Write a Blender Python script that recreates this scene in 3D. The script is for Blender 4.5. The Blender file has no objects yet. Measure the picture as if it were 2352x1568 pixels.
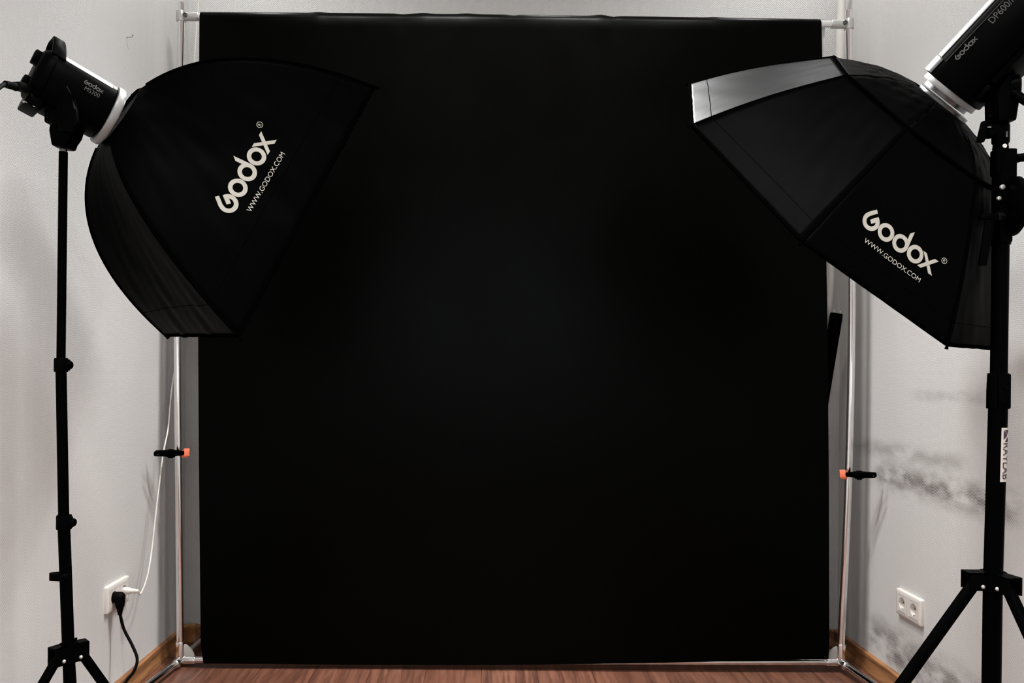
import bpy, bmesh, math, random
from mathutils import Vector as V, Matrix
from mathutils.bvhtree import BVHTree
PI = math.pi
SC = bpy.context.scene
COL = SC.collection
random.seed(4)

# ------------------------------------------------------------------ camera
FPX, CX, CY, H, PHI = 1924.0, 1111.0, 855.0, 1.025, 0.0079   # focal length and principal point for a 2352x1568 frame
RV = V((math.cos(PHI), 0, math.sin(PHI)))
UV = V((-math.sin(PHI), 0, math.cos(PHI)))
EYE = V((0, 0, H))
cam = bpy.data.cameras.new('camera')
cam.sensor_width = 36.0
cam.lens = FPX / 2352 * 36.0
cam.shift_x = (1176 - CX) / 2352
cam.shift_y = (CY - 784) / 2352
cam.clip_start = 0.02
cam_o = bpy.data.objects.new('camera', cam)
COL.objects.link(cam_o)
cam_o.matrix_world = Matrix(((RV.x, UV.x, 0, 0), (0, 0, -1, 0), (RV.z, UV.z, 0, H), (0, 0, 0, 1)))
SC.camera = cam_o

def P(px, py, y):
    """the point of the room that a pixel of the photograph shows at distance y"""
    return EYE + (RV * ((px - CX) / FPX) - UV * ((py - CY) / FPX) + V((0, 1, 0))) * y

# ------------------------------------------------------------------ room size, light, exposure
XL, XR, YB, YF, ZC = -1.13, 1.35, 3.18, -2.6, 3.05
SC.view_settings.view_transform = 'Standard'
SC.view_settings.look = 'None'
SC.view_settings.gamma = 1.0
SC.view_settings.exposure = 1.52
SC.view_settings.use_curve_mapping = False
SC.cycles.use_denoising = True
SC.cycles.max_bounces = 8
SC.cycles.diffuse_bounces = 5

world = bpy.data.worlds.new('world')
SC.world = world
world.use_nodes = True
world.node_tree.nodes['Background'].inputs[0].default_value = (0.5, 0.55, 0.6, 1)
world.node_tree.nodes['Background'].inputs[1].default_value = 0.05

def lamp(name, kind, loc, energy, color, size, rot=None, size_y=None):
    l = bpy.data.lights.new(name, kind)
    l.energy = energy
    l.color = color
    if kind == 'AREA':
        l.size = size
        if size_y:
            l.shape = 'RECTANGLE'
            l.size_y = size_y
    else:
        l.shadow_soft_size = size
    o = bpy.data.objects.new(name, l)
    o.location = loc
    if rot:
        o.rotation_euler = rot
    COL.objects.link(o)
    return o

NEUTRAL = (0.985, 0.985, 0.98)
DAY = (0.84, 0.93, 1.0)

def downlight(loc, energy, size, angle, tilt=(0, 0, 0)):
    o = lamp('ceiling_downlight', 'SPOT', loc, energy, NEUTRAL, size, tilt)
    o.data.spot_size = math.radians(angle)
    o.data.spot_blend = 1.0
    return o

for xx in (-0.14, 0.36):
    downlight((xx, 2.38, 3.03), 86, 0.13, 101)
for xx in (-0.60, 0.82):
    downlight((xx, 2.30, 3.03), 22, 0.08, 138)
for xx in (-0.25, 0.45):
    downlight((xx, 0.80, 3.03), 140, 0.22, 116)
downlight((0.10, -0.90, 3.03), 90, 0.10, 110)
downlight((0.26, 3.02, 3.03), 300, 0.10, 84, (math.radians(-52), 0, 0))
for xx in (-0.93, 1.14):
    downlight((xx, 2.98, 3.03), 7, 0.035, 136, (math.radians(-10), 0, 0))
lamp('window_daylight', 'AREA', (0.1, -2.5, 1.6), 9, DAY, 1.6, (PI / 2, 0, 0), 1.5)

# ------------------------------------------------------------------ materials
class Nodes:
    def __init__(self, name):
        self.m = bpy.data.materials.new(name)
        self.m.use_nodes = True
        self.t = self.m.node_tree
        self.b = self.t.nodes['Principled BSDF']
    def new(self, kind, **kw):
        n = self.t.nodes.new(kind)
        for k, v in kw.items():
            setattr(n, k, v)
        return n
    def put(self, sock, v):
        if isinstance(v, bpy.types.NodeSocket):
            self.t.links.new(v, sock)
        else:
            sock.default_value = v
    def math(self, op, a, b=0.0, c=None):
        n = self.new('ShaderNodeMath', operation=op)
        self.put(n.inputs[0], a)
        self.put(n.inputs[1], b)
        if c is not None:
            self.put(n.inputs[2], c)
        return n.outputs[0]
    def coords(self):
        n = self.new('ShaderNodeTexCoord')
        s = self.new('ShaderNodeSeparateXYZ')
        self.t.links.new(n.outputs['Object'], s.inputs[0])
        return n.outputs['Object'], s.outputs[0], s.outputs[1], s.outputs[2]
    def noise(self, vec, scale, detail=3.0, rough=0.5, stretch=None):
        if stretch:
            mp = self.new('ShaderNodeMapping')
            self.t.links.new(vec, mp.inputs[0])
            mp.inputs['Scale'].default_value = stretch
            vec = mp.outputs[0]
        n = self.new('ShaderNodeTexNoise')
        self.t.links.new(vec, n.inputs['Vector'])
        n.inputs['Scale'].default_value = scale
        n.inputs['Detail'].default_value = detail
        n.inputs['Roughness'].default_value = rough
        return n.outputs['Fac']
    def ramp(self, v, lo, hi, a=0.0, b=1.0):
        n = self.new('ShaderNodeMapRange', interpolation_type='SMOOTHSTEP')
        self.put(n.inputs[0], v)
        for i, x in enumerate((lo, hi, a, b)):
            self.put(n.inputs[i + 1], x)
        return n.outputs[0]
    def mix(self, f, a, b):
        n = self.new('ShaderNodeMix', data_type='RGBA')
        self.put(n.inputs[0], f)
        self.put(n.inputs[6], a)
        self.put(n.inputs[7], b)
        return n.outputs[2]
    def bump(self, h, dist, strength=1.0):
        n = self.new('ShaderNodeBump')
        self.put(n.inputs['Height'], h)
        n.inputs['Distance'].default_value = dist
        n.inputs['Strength'].default_value = strength
        self.t.links.new(n.outputs[0], self.b.inputs['Normal'])
    def set(self, **kw):
        for k, v in kw.items():
            self.put(self.b.inputs[k.replace('_', ' ')], v)
        return self.m

def rgb(r, g, b):
    f = lambda c: (c / 255 / 12.92) if c / 255 <= 0.04045 else ((c / 255 + 0.055) / 1.055) ** 2.4
    return (f(r), f(g), f(b), 1.0)

def plain(name, col, rough=0.5, metal=0.0, noise=0.0, nscale=60.0, bump=0.0, spec=0.5):
    n = Nodes(name)
    vec = n.coords()[0]
    f = n.noise(vec, nscale, 4.0)
    lo = tuple(c * (1 - noise) for c in col[:3]) + (1,)
    hi = tuple(min(1, c * (1 + noise)) for c in col[:3]) + (1,)
    n.set(Base_Color=n.mix(f, lo, hi), Metallic=metal, Specular_IOR_Level=spec,
          Roughness=n.ramp(f, 0.2, 0.8, max(0.02, rough * 0.9), min(1, rough * 1.1)))
    if bump:
        n.bump(f, bump)
    return n.m

def wallpaper(name, along, stains=(), specks=None, rib=0.22):
    """white woven herringbone wallpaper, a little dirty where people and furniture touched it"""
    n = Nodes(name)
    vec, x, y, z = n.coords()
    a = x if along == 'x' else y
    per = 0.053
    tri = n.math('PINGPONG', a, per / 2)
    ph = n.math('ADD', z, n.math('MULTIPLY', tri, 1.35))
    st = n.math('SINE', n.math('MULTIPLY', ph, 2 * PI / 0.0088))
    dash = n.math('SINE', n.math('MULTIPLY', n.math('SUBTRACT', tri, n.math('MULTIPLY', z, 0.72)), 2 * PI / 0.0075))
    fine = n.noise(vec, 380.0, 2.0)
    hgt = n.math('ADD', n.math('MULTIPLY', st, n.math('ADD', rib, n.math('MULTIPLY', dash, 0.24))), n.math('MULTIPLY', fine, 0.8))
    n.bump(hgt, 0.0006, 0.75)
    base = n.mix(n.noise(vec, 1.6, 3.0), rgb(206, 205, 203), rgb(213, 212, 210))
    groove = n.math('MULTIPLY', n.math('ADD', st, 1.0), 0.5)
    for (y0, y1, z0, sz, amt, col) in stains:
        mz = n.math('SUBTRACT', 1.0, n.ramp(n.math('ABSOLUTE', n.math('SUBTRACT', z, z0)), 0.0, sz))
        my = n.math('MULTIPLY', n.ramp(a, y0, y0 + 0.12), n.math('SUBTRACT', 1.0, n.ramp(a, y1 - 0.12, y1)))
        nz = n.ramp(n.noise(vec, 9.0, 4.0, 0.6, (1, 1, 2.2)), 0.3, 0.68)
        f = n.math('MULTIPLY', n.math('MULTIPLY', mz, my), n.math('MULTIPLY', nz, amt))
        f = n.math('MULTIPLY', f, n.math('ADD', n.math('MULTIPLY', groove, 0.85), 0.35))
        base = n.mix(f, base, col)
    if specks:
        y0, y1, z0, z1, amt = specks
        my = n.math('MULTIPLY', n.ramp(a, y0, y0 + 0.05), n.math('SUBTRACT', 1.0, n.ramp(a, y1 - 0.05, y1)))
        mz = n.math('MULTIPLY', n.ramp(z, z0, z0 + 0.05), n.math('SUBTRACT', 1.0, n.ramp(z, z1 - 0.05, z1)))
        sp = n.ramp(n.noise(vec, 14.0, 6.0, 0.75), 0.66, 0.72)
        base = n.mix(n.math('MULTIPLY', n.math('MULTIPLY', my, mz), n.math('MULTIPLY', sp, amt)), base, rgb(70, 62, 58))
    n.set(Base_Color=base, Roughness=0.75, Specular_IOR_Level=0.25)
    return n.m

def woodgrain(name, c0, c1, c2, plank=None, along='y', rough=0.35, scale=9.0):
    n = Nodes(name)
    vec, x, y, z = n.coords()
    st = (1, 0.07, 1) if along == 'y' else (0.07, 1, 1)
    src = vec
    if plank:
        idx = n.math('FLOOR', n.math('DIVIDE', x, plank))
        off = n.math('MULTIPLY', idx, 3.37)
        cmb = n.new('ShaderNodeCombineXYZ')
        n.put(cmb.inputs[0], n.math('ADD', x, off))
        n.put(cmb.inputs[1], n.math('ADD', y, n.math('MULTIPLY', idx, 1.71)))
        n.put(cmb.inputs[2], z)
        src = cmb.outputs[0]
    g = n.noise(src, scale, 6.0, 0.62, st)
    fine = n.noise(src, scale * 7, 4.0, 0.6, st)
    rings = n.math('SINE', n.math('MULTIPLY', g, 46.0))
    f = n.math('ADD', n.math('MULTIPLY', rings, 0.09), n.math('ADD', n.math('MULTIPLY', fine, 0.80), n.math('MULTIPLY', g, 0.25)))
    col = n.mix(n.ramp(f, 0.3, 0.8), c0, c1)
    if plank:
        tone = n.math('FRACT', n.math('MULTIPLY', n.math('SINE', n.math('MULTIPLY', idx, 12.9)), 437.5))
        col = n.mix(n.math('MULTIPLY', tone, 0.45), col, c2)
        e = n.math('PINGPONG', x, plank / 2)
        seam = n.math('SUBTRACT', 1.0, n.ramp(e, 0.0, 0.0016))
        col = n.mix(seam, col, rgb(45, 25, 18))
        n.bump(n.math('SUBTRACT', n.math('MULTIPLY', fine, 0.3), seam), 0.0006, 0.6)
    else:
        n.bump(fine, 0.0002, 0.5)
    n.set(Base_Color=col, Roughness=rough)
    return n.m

M = {}
GREASE = rgb(74, 62, 55)
M['wall_back'] = wallpaper('herringbone_wallpaper_back', 'x', rib=0.75)
M['wall_left'] = wallpaper('herringbone_wallpaper_left', 'y', (), (1.85, 2.75, 0.2, 0.62, 0.55))
M['wall_right'] = wallpaper('herringbone_wallpaper_right', 'y', (
    (2.05, 2.93, 0.69, 0.075, 0.95, GREASE), (2.30, 3.12, 0.775, 0.05, 0.5, GREASE),
    (2.15, 2.70, 0.965, 0.03, 0.4, GREASE), (2.1, 2.98, 0.12, 0.13, 1.0, rgb(84, 70, 63))))
M['ceiling'] = plain('ceiling_paint', rgb(225, 223, 220), 0.8, noise=0.01)
M['floor'] = woodgrain('laminate_floor', rgb(74, 46, 35), rgb(122, 82, 65), rgb(94, 55, 41), 0.19)
M['base'] = woodgrain('skirting_wood', rgb(118, 76, 47), rgb(170, 121, 80), rgb(146, 96, 60), None, 'y', 0.4, 12.0)
M['cap'] = woodgrain('skirting_corner_plastic', rgb(158, 104, 62), rgb(182, 128, 80), rgb(150, 96, 54), None, 'y', 0.4, 12.0)
M['chrome'] = plain('polished_chrome', (0.80, 0.79, 0.78, 1), 0.09, 1.0, 0.02)
M['castmetal'] = plain('satin_cast_metal', rgb(188, 188, 184), 0.32, 0.55, 0.03)
M['gusset'] = plain('grey_gusset_plastic', rgb(170, 168, 162), 0.3, 0.0, 0.05)
M['vinyl'] = plain('black_vinyl', (0.0005, 0.0005, 0.0004, 1), 0.32, 0.0, 0.25, 5.0, 0.0, 0.03)
M['vinyl_back'] = plain('white_vinyl_back', rgb(214, 214, 210), 0.5, 0.0, 0.03, 20)
M['nylon'] = plain('black_softbox_nylon', (0.0006, 0.0006, 0.0006, 1), 0.45, 0.0, 0.3, 420.0, 0.0, 0.007)
M['binding'] = plain('black_binding_tape', (0.0006, 0.0006, 0.0006, 1), 0.7, 0.0, 0.2, 300.0, 0.0, 0.0)
M['diffuser'] = plain('white_diffuser_fabric', rgb(226, 226, 224), 0.85, 0.0, 0.03, 300.0)
M['blackplastic'] = plain('black_matte_plastic', (0.0006, 0.0006, 0.0006, 1), 0.42, 0.0, 0.2, 300.0, 0.0, 0.012)
M['blackmetal'] = plain('black_painted_tube', (0.0006, 0.0006, 0.0006, 1), 0.40, 0.0, 0.2, 90.0, 0.0, 0.008)
M['rubber'] = plain('black_rubber', (0.0006, 0.0006, 0.0006, 1), 0.6, 0.0, 0.2, 200.0, 0.0, 0.06)
M['silver'] = plain('brushed_silver', (0.13, 0.13, 0.13, 1), 0.34, 1.0, 0.04, 200.0)
M['silverpaint'] = plain('silver_paint', rgb(134, 133, 132), 0.38, 0.0, 0.02, 100.0)
M['rail'] = plain('satin_silver_rail', rgb(66, 66, 66), 0.42, 0.5, 0.04, 200.0)
M['print'] = plain('white_print', rgb(158, 154, 144), 0.6, 0.0, 0.03, 150.0)
M['greyprint'] = plain('grey_print', rgb(62, 61, 60), 0.6, 0.0, 0.03, 150.0)
M['sticker'] = plain('white_sticker', rgb(196, 188, 182), 0.5, 0.0, 0.03, 80.0)
M['ink'] = plain('dark_ink', rgb(42, 26, 44), 0.6, 0.0, 0.1, 80.0)
M['white'] = plain('white_plastic', rgb(226, 221, 214), 0.32, 0.0, 0.015, 40.0)
M['whitecord'] = plain('white_cord', rgb(228, 224, 216), 0.45, 0.0, 0.02, 40.0)
M['orange'] = plain('orange_rubber_pad', rgb(255, 132, 96), 0.5, 0.0, 0.05, 90.0)
M['hole'] = plain('socket_hole', rgb(26, 24, 22), 0.7, 0.0, 0.1)
M['wrap'] = plain('white_crinkled_film', rgb(222, 220, 214), 0.35, 0.0, 0.05, 70.0, 0.0015)

# ------------------------------------------------------------------ mesh helpers (world coordinates)
def frame_of(d):
    d = d.normalized()
    a = V((0, 0, 1)) if abs(d.z) < 0.9 else V((1, 0, 0))
    s = d.cross(a).normalized()
    return d, s, s.cross(d).normalized()

def tube(bm, pts, r, n=16, caps=True):
    pts = [V(p) for p in pts]
    rr = r if isinstance(r, (list, tuple)) else [r] * len(pts)
    rings = []
    nrm = None
    for i, p in enumerate(pts):
        if i == 0:
            d = pts[1] - pts[0]
        elif i == len(pts) - 1:
            d = pts[-1] - pts[-2]
        else:
            d = (pts[i + 1] - p).normalized() + (p - pts[i - 1]).normalized()
        if d.length < 1e-9:
            d = pts[-1] - pts[0]
        d.normalize()
        if nrm is None:
            nrm = frame_of(d)[1]
        else:
            nrm = nrm - d * nrm.dot(d)
            nrm = nrm.normalized() if nrm.length > 1e-6 else frame_of(d)[1]
        b = d.cross(nrm)
        rings.append([bm.verts.new(p + (nrm * math.cos(2 * PI * k / n) + b * math.sin(2 * PI * k / n)) * rr[i]) for k in range(n)])
    for a, b in zip(rings, rings[1:]):
        for k in range(n):
            bm.faces.new((a[k], a[(k + 1) % n], b[(k + 1) % n], b[k]))
    if caps:
        bm.faces.new(rings[0][::-1])
        bm.faces.new(rings[-1])
    return bm

def lathe(bm, o, d, prof, n=32, open0=False):
    """prof: (distance along d, radius) pairs, straight caps at both ends"""
    d = d.normalized()
    pts, rs = [], []
    _, s, t = frame_of(d)
    rings = []
    for (x, r) in prof:
        if r < 1e-6:
            rings.append([bm.verts.new(o + d * x)])
        else:
            rings.append([bm.verts.new(o + d * x + (s * math.cos(2 * PI * k / n) + t * math.sin(2 * PI * k / n)) * r) for k in range(n)])
    for a, b in zip(rings, rings[1:]):
        for k in range(n):
            k2 = (k + 1) % n
            if len(a) == 1 and len(b) == 1:
                continue
            if len(a) == 1:
                bm.faces.new((a[0], b[k2], b[k]))
            elif len(b) == 1:
                bm.faces.new((a[k], a[k2], b[0]))
            else:
                bm.faces.new((a[k], a[k2], b[k2], b[k]))
    if len(rings[0]) > 1 and prof[0] != prof[-1] and not open0:
        bm.faces.new(rings[0][::-1])
    if len(rings[-1]) > 1 and prof[0] != prof[-1]:
        bm.faces.new(rings[-1])
    return bm

def bevel(bm, geom_faces, w, seg=2):
    es = list({e for f in geom_faces for e in f.edges})
    bmesh.ops.bevel(bm, geom=es, offset=w, segments=seg, affect='EDGES', profile=0.5)

def box(bm, c, ax, ay, az, sx, sy, sz, bev=0.0):
    """full sizes sx, sy, sz along unit vectors ax, ay, az"""
    c = V(c)
    vs = []
    for k in (-1, 1):
        for j in (-1, 1):
            for i in (-1, 1):
                vs.append(bm.verts.new(c + ax * (i * sx / 2) + ay * (j * sy / 2) + az * (k * sz / 2)))
    fs = [bm.faces.new([vs[i] for i in q]) for q in ((0, 2, 3, 1), (4, 5, 7, 6), (0, 1, 5, 4), (2, 6, 7, 3), (0, 4, 6, 2), (1, 3, 7, 5))]
    if bev:
        bevel(bm, fs, bev)
    return bm

EX, EY, EZ = V((1, 0, 0)), V((0, 1, 0)), V((0, 0, 1))

def bx(bm, x0, x1, y0, y1, z0, z1, bev=0.0):
    return box(bm, ((x0 + x1) / 2, (y0 + y1) / 2, (z0 + z1) / 2), EX, EY, EZ, x1 - x0, y1 - y0, z1 - z0, bev)

def prism(bm, o, ax, ay, az, poly, depth, bev=0.0):
    """a 2-D outline (in ax, ay) centred in thickness along az"""
    a = [bm.verts.new(o + ax * p[0] + ay * p[1] - az * depth / 2) for p in poly]
    b = [bm.verts.new(o + ax * p[0] + ay * p[1] + az * depth / 2) for p in poly]
    n = len(poly)
    fs = [bm.faces.new(a[::-1]), bm.faces.new(b)]
    for i in range(n):
        fs.append(bm.faces.new((a[i], a[(i + 1) % n], b[(i + 1) % n], b[i])))
    if bev:
        bevel(bm, fs, bev)
    return bm

def grid(bm, fn, nu, nv):
    g = [[bm.verts.new(fn(i / nu, j / nv)) for j in range(nv + 1)] for i in range(nu + 1)]
    for i in range(nu):
        for j in range(nv):
            bm.faces.new((g[i][j], g[i + 1][j], g[i + 1][j + 1], g[i][j + 1]))
    return bm

def ball(bm, c, r, n=12):
    m = Matrix.Translation(c)
    bmesh.ops.create_uvsphere(bm, u_segments=n, v_segments=max(6, n // 2 + 2), radius=r, matrix=m)
    return bm

def smooth_path(pts, sub=6):
    """Catmull-Rom through the points"""
    pts = [V(p) for p in pts]
    out = []
    for i in range(len(pts) - 1):
        p0 = pts[max(i - 1, 0)]
        p1, p2 = pts[i], pts[i + 1]
        p3 = pts[min(i + 2, len(pts) - 1)]
        for k in range(sub):
            t = k / sub
            out.append(0.5 * ((2 * p1) + (p2 - p0) * t + (2 * p0 - 5 * p1 + 4 * p2 - p3) * t * t + (3 * p1 - p0 - 3 * p2 + p3) * t ** 3))
    out.append(pts[-1])
    return out

NB = bmesh.new

# ------------------------------------------------------------------ object helpers
def root_of(o):
    while o.parent:
        o = o.parent
    return o

def obj(name, bm, mat, parent=None, label=None, thick=0.0, angle=40, recalc=True):
    if recalc:
        bmesh.ops.recalc_face_normals(bm, faces=bm.faces)
    if parent is not None:
        off = root_of(parent).location
        for v in bm.verts:
            v.co -= off
    me = bpy.data.meshes.new(name)
    bm.to_mesh(me)
    bm.free()
    me.materials.append(mat)
    me.shade_smooth()
    me.set_sharp_from_angle(angle=math.radians(angle))
    o = bpy.data.objects.new(name, me)
    COL.objects.link(o)
    if parent is not None:
        o.parent = parent
    if label:
        o['label'] = label
    if thick:
        s = o.modifiers.new('thickness', 'SOLIDIFY')
        s.thickness = abs(thick)
        s.offset = -1 if thick > 0 else 1
    return o

def tag(o, label, cat, group=None):
    o['label'] = label
    o['category'] = cat
    if group:
        o['group'] = group
    return o

def thing(name, loc, label, cat, group=None):
    o = bpy.data.objects.new(name, None)
    o.empty_display_size = 0.05
    o.location = loc
    COL.objects.link(o)
    return tag(o, label, cat, group)

def struct(name, bm, mat):
    o = obj(name, bm, mat)
    o['kind'] = 'structure'
    return o

# ---- lettering
def text_polys(s):
    """the outline of a line of type as (verts, faces), scaled to width 1 from x=0, baseline y=0"""
    c = bpy.data.curves.new('type', 'FONT')
    c.body = s
    c.resolution_u = 4
    o = bpy.data.objects.new('type', c)
    COL.objects.link(o)
    dg = bpy.context.evaluated_depsgraph_get()
    me = bpy.data.meshes.new_from_object(o.evaluated_get(dg))
    vs = [(v.co.x, v.co.y) for v in me.vertices]
    fs = [tuple(p.vertices) for p in me.polygons]
    bpy.data.objects.remove(o)
    bpy.data.curves.remove(c)
    bpy.data.meshes.remove(me)
    x0, x1 = min(v[0] for v in vs), max(v[0] for v in vs)
    y1 = max(v[1] for v in vs)
    return [((x - x0) / (x1 - x0), y / y1) for x, y in vs], fs      # width 1, cap height 1

def ring2d(cx, cy, ro, ri, a0=0.0, a1=2 * PI, n=48):
    vs, fs = [], []
    for k in range(n + 1):
        a = a0 + (a1 - a0) * k / n
        vs += [(cx + ro * math.cos(a), cy + ro * math.sin(a)), (cx + ri * math.cos(a), cy + ri * math.sin(a))]
    for k in range(n):
        fs.append((2 * k, 2 * k + 1, 2 * k + 3, 2 * k + 2))
    return vs, fs

def merge2d(parts):
    vs, fs = [], []
    for v, f in parts:
        b = len(vs)
        vs += list(v)
        fs += [tuple(b + i for i in q) for q in f]
    return vs, fs

def poly2d(p):
    return p, [tuple(range(len(p)))]

def wordmark():
    """the five round letters of the maker's mark, one unit per letter; G is centred on the origin"""
    parts = [ring2d(0, 0, 0.5, 0.27, math.radians(62), math.radians(-203))]
    parts.append(poly2d([(-0.03, 0.73), (-0.36, 0.36), (-0.465, 0.19), (-0.25, 0.09), (-0.19, 0.22), (0.12, 0.58)]))
    parts.append(poly2d([(0.235, 0.44), (-0.09, 0.05), (0.07, -0.11), (0.25, 0.10)]))
    parts.append(poly2d([(0.235, 0.44), (0.25, 0.10), (0.27, 0.0), (0.5, 0.0)]))
    parts.append(ring2d(1, 0, 0.49, 0.265))
    parts.append(ring2d(2, 0, 0.49, 0.265))
    parts.append(poly2d([(2.49, 0.0), (2.41, 1.0), (2.22, 0.78), (2.27, 0.0)]))
    parts.append(ring2d(3, 0, 0.49, 0.265))
    x = 3.86
    parts.append(poly2d([(x - 0.54, 0.44), (x - 0.30, 0.44), (x + 0.51, -0.44), (x + 0.26, -0.44)]))
    parts.append(poly2d([(x - 0.49, -0.44), (x - 0.24, -0.44), (x + 0.48, 0.44), (x + 0.23, 0.44)]))
    return merge2d(parts)

def place2d(shape, x0, y0, sx, sy):
    return [(x0 + x * sx, y0 + y * sy) for x, y in shape[0]], shape[1]

def registered():
    a = place2d(text_polys('R'), -0.06, -0.085, 0.12, 0.17)
    return merge2d([ring2d(0, 0, 0.165, 0.135), a])

def bvh_of(objs):
    vs, fs = [], []
    dg = bpy.context.evaluated_depsgraph_get()
    for o in objs:
        off = root_of(o).location
        b = len(vs)
        vs += [v.co + off for v in o.data.vertices]
        fs += [tuple(b + i for i in p.vertices) for p in o.data.polygons]
    return BVHTree.FromPolygons(vs, fs)

def decal(name, shape, o, ax, ay, nrm, target, mat, parent, label=None, lift=0.0012):
    """print a flat shape on the surface of the target objects, thrown onto it along -nrm"""
    tr = bvh_of(target)
    bm = NB()
    vs = []
    for (x, y) in shape[0]:
        p = o + ax * x + ay * y
        hit, hn, _, _ = tr.ray_cast(p + nrm * 0.12, -nrm)
        q = hit if hit is not None else p
        vs.append(bm.verts.new(q + nrm * lift))
    for f in shape[1]:
        try:
            bm.faces.new([vs[i] for i in f])
        except ValueError:
            pass
    bmesh.ops.triangulate(bm, faces=bm.faces)
    for f in bm.faces:
        f.normal_update()
        if f.normal.dot(nrm) < 0:
            f.normal_flip()
    return obj(name, bm, mat, parent, label, recalc=False, angle=180)

# ================================================================== THE ROOM
bm = NB(); bx(bm, XL - 0.1, XR + 0.1, YF - 0.1, YB + 0.1, -0.1, 0.0); struct('floor', bm, M['floor'])
bm = NB(); bx(bm, XL - 0.1, XR + 0.1, YF - 0.1, YB + 0.1, ZC, ZC + 0.1); struct('ceiling', bm, M['ceiling'])
bm = NB(); bx(bm, XL - 0.1, XR + 0.1, YB, YB + 0.1, 0, ZC); struct('wall_back', bm, M['wall_back'])
bm = NB(); bx(bm, XL - 0.1, XL, YF, YB, 0, ZC); struct('wall_left', bm, M['wall_left'])
bm = NB(); bx(bm, XR, XR + 0.1, YF, YB, 0, ZC); struct('wall_right', bm, M['wall_right'])
bm = NB(); bx(bm, XL - 0.1, XR + 0.1, YF - 0.1, YF, 0, ZC); struct('wall_front', bm, M['wall_back'])
bm = NB()
for q in ((-0.72, -0.66, 0.82, 2.42), (0.86, 0.92, 0.82, 2.42), (0.07, 0.13, 0.88, 2.36)):
    bx(bm, q[0], q[1], YF, YF + 0.05, q[2], q[3], 0.006)
for q in ((0.82, 0.88), (2.36, 2.42)):
    bx(bm, -0.66, 0.86, YF, YF + 0.05, q[0], q[1], 0.006)
struct('window_1', bm, M['white'])

def skirting(name, p0, p1, inward):
    """a moulded skirting with a rounded top lip and a small toe"""
    prof = [(0, 0), (0.016, 0), (0.016, 0.008), (0.012, 0.014), (0.0115, 0.044), (0.014, 0.051), (0.0125, 0.058), (0.007, 0.0615), (0, 0.062)]
    bm = NB()
    a = [bm.verts.new(p0 + inward * x + EZ * z) for x, z in prof]
    b = [bm.verts.new(p1 + inward * x + EZ * z) for x, z in prof]
    n = len(prof)
    for i in range(n):
        bm.faces.new((a[i], a[(i + 1) % n], b[(i + 1) % n], b[i]))
    bm.faces.new(a[::-1]); bm.faces.new(b)
    struct(name, bm, M['base'])
skirting('baseboard_left', V((XL, YF, 0)), V((XL, YB, 0)), EX)
skirting('baseboard_right', V((XR, YF, 0)), V((XR, YB, 0)), -EX)
skirting('baseboard_back', V((XL + 0.016, YB, 0)), V((XR - 0.016, YB, 0)), -EY)
# rounded inner corner piece of the skirting
bm = NB()
cc = V((XL + 0.05, YB - 0.05, 0))
pr = [(0.050, 0), (0.032, 0), (0.032, 0.01), (0.035, 0.016), (0.035, 0.045), (0.032, 0.054), (0.034, 0.062), (0.040, 0.0655), (0.050, 0.066)]
def corner_piece(u, v):
    a = PI / 2 + PI / 2 * u
    i = v * (len(pr) - 1)
    k = min(int(i), len(pr) - 2)
    r = pr[k][0] + (pr[k + 1][0] - pr[k][0]) * (i - k)
    z = pr[k][1] + (pr[k + 1][1] - pr[k][1]) * (i - k)
    return cc + V((math.cos(a) * r, math.sin(a) * r, z))
grid(bm, corner_piece, 10, len(pr) - 1)
struct('trim_1', bm, M['cap'])

# ================================================================== BACKDROP STAND (chrome tube frame)
FY = 2.90
TL, TR = P(416, 38, FY), P(1950, 56, FY)
BL, BR = P(414, 1515, FY), P(1931, 1520, FY)
TR0 = 0.0125
st = thing('backdrop_stand', V(((BL.x + BR.x) / 2, FY, 0)), 'chrome tube frame standing on the wood floor, holding up the black backdrop', 'backdrop stand')
up_l, up_r = (TL - BL).normalized(), (TR - BR).normalized()
for a, b, u, mid in ((BL, TL, up_l, ((410.5, 1150), (407.5, 780), (410.5, 400))), (BR, TR, up_r, ((1947, 1150), (1956, 780), (1955, 400)))):
    bm = NB(); tube(bm, smooth_path([a - u * 0.008, a + u * 0.06] + [P(x, y, FY) for x, y in mid] + [b - u * 0.03, b + u * 0.047], 8), TR0, 24); obj('post', bm, M['chrome'], st)
bm = NB(); tube(bm, [TL + (TR - TL).normalized() * 0.02, TR - (TR - TL).normalized() * 0.02], 0.0118, 24); obj('top_bar', bm, M['chrome'], st)
bm = NB(); tube(bm, [BL, BR], TR0, 24); obj('bottom_bar', bm, M['chrome'], st)
for c, u, d in ((TL, up_l, (TR - TL).normalized()), (TR, up_r, (TL - TR).normalized())):
    bm = NB()
    lathe(bm, c - u * 0.0175, u, [(0, 0.0132), (0, 0.0158), (0.002, 0.0166), (0.033, 0.0166), (0.035, 0.0158), (0.035, 0.0132)], 24)
    lathe(bm, c, d, [(0.004, 0.0145), (0.045, 0.0152), (0.060, 0.0146), (0.062, 0.0138), (0.062, 0.012)], 24)
    cn = obj('corner_clamp', bm, M['castmetal'], st)
    bm = NB()
    so = c + d * 0.019 - EY * 0.0132
    lathe(bm, so, -EY, [(0, 0.0085), (0.0025, 0.0085), (0.0035, 0.0075), (0.0035, 0.0055), (0.0015, 0.005), (0.0015, 0.003), (0.003, 0.003), (0.003, 0)], 16)
    obj('clamp_screw', bm, M['silver'], cn, 'dark ringed hex screw')
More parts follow.
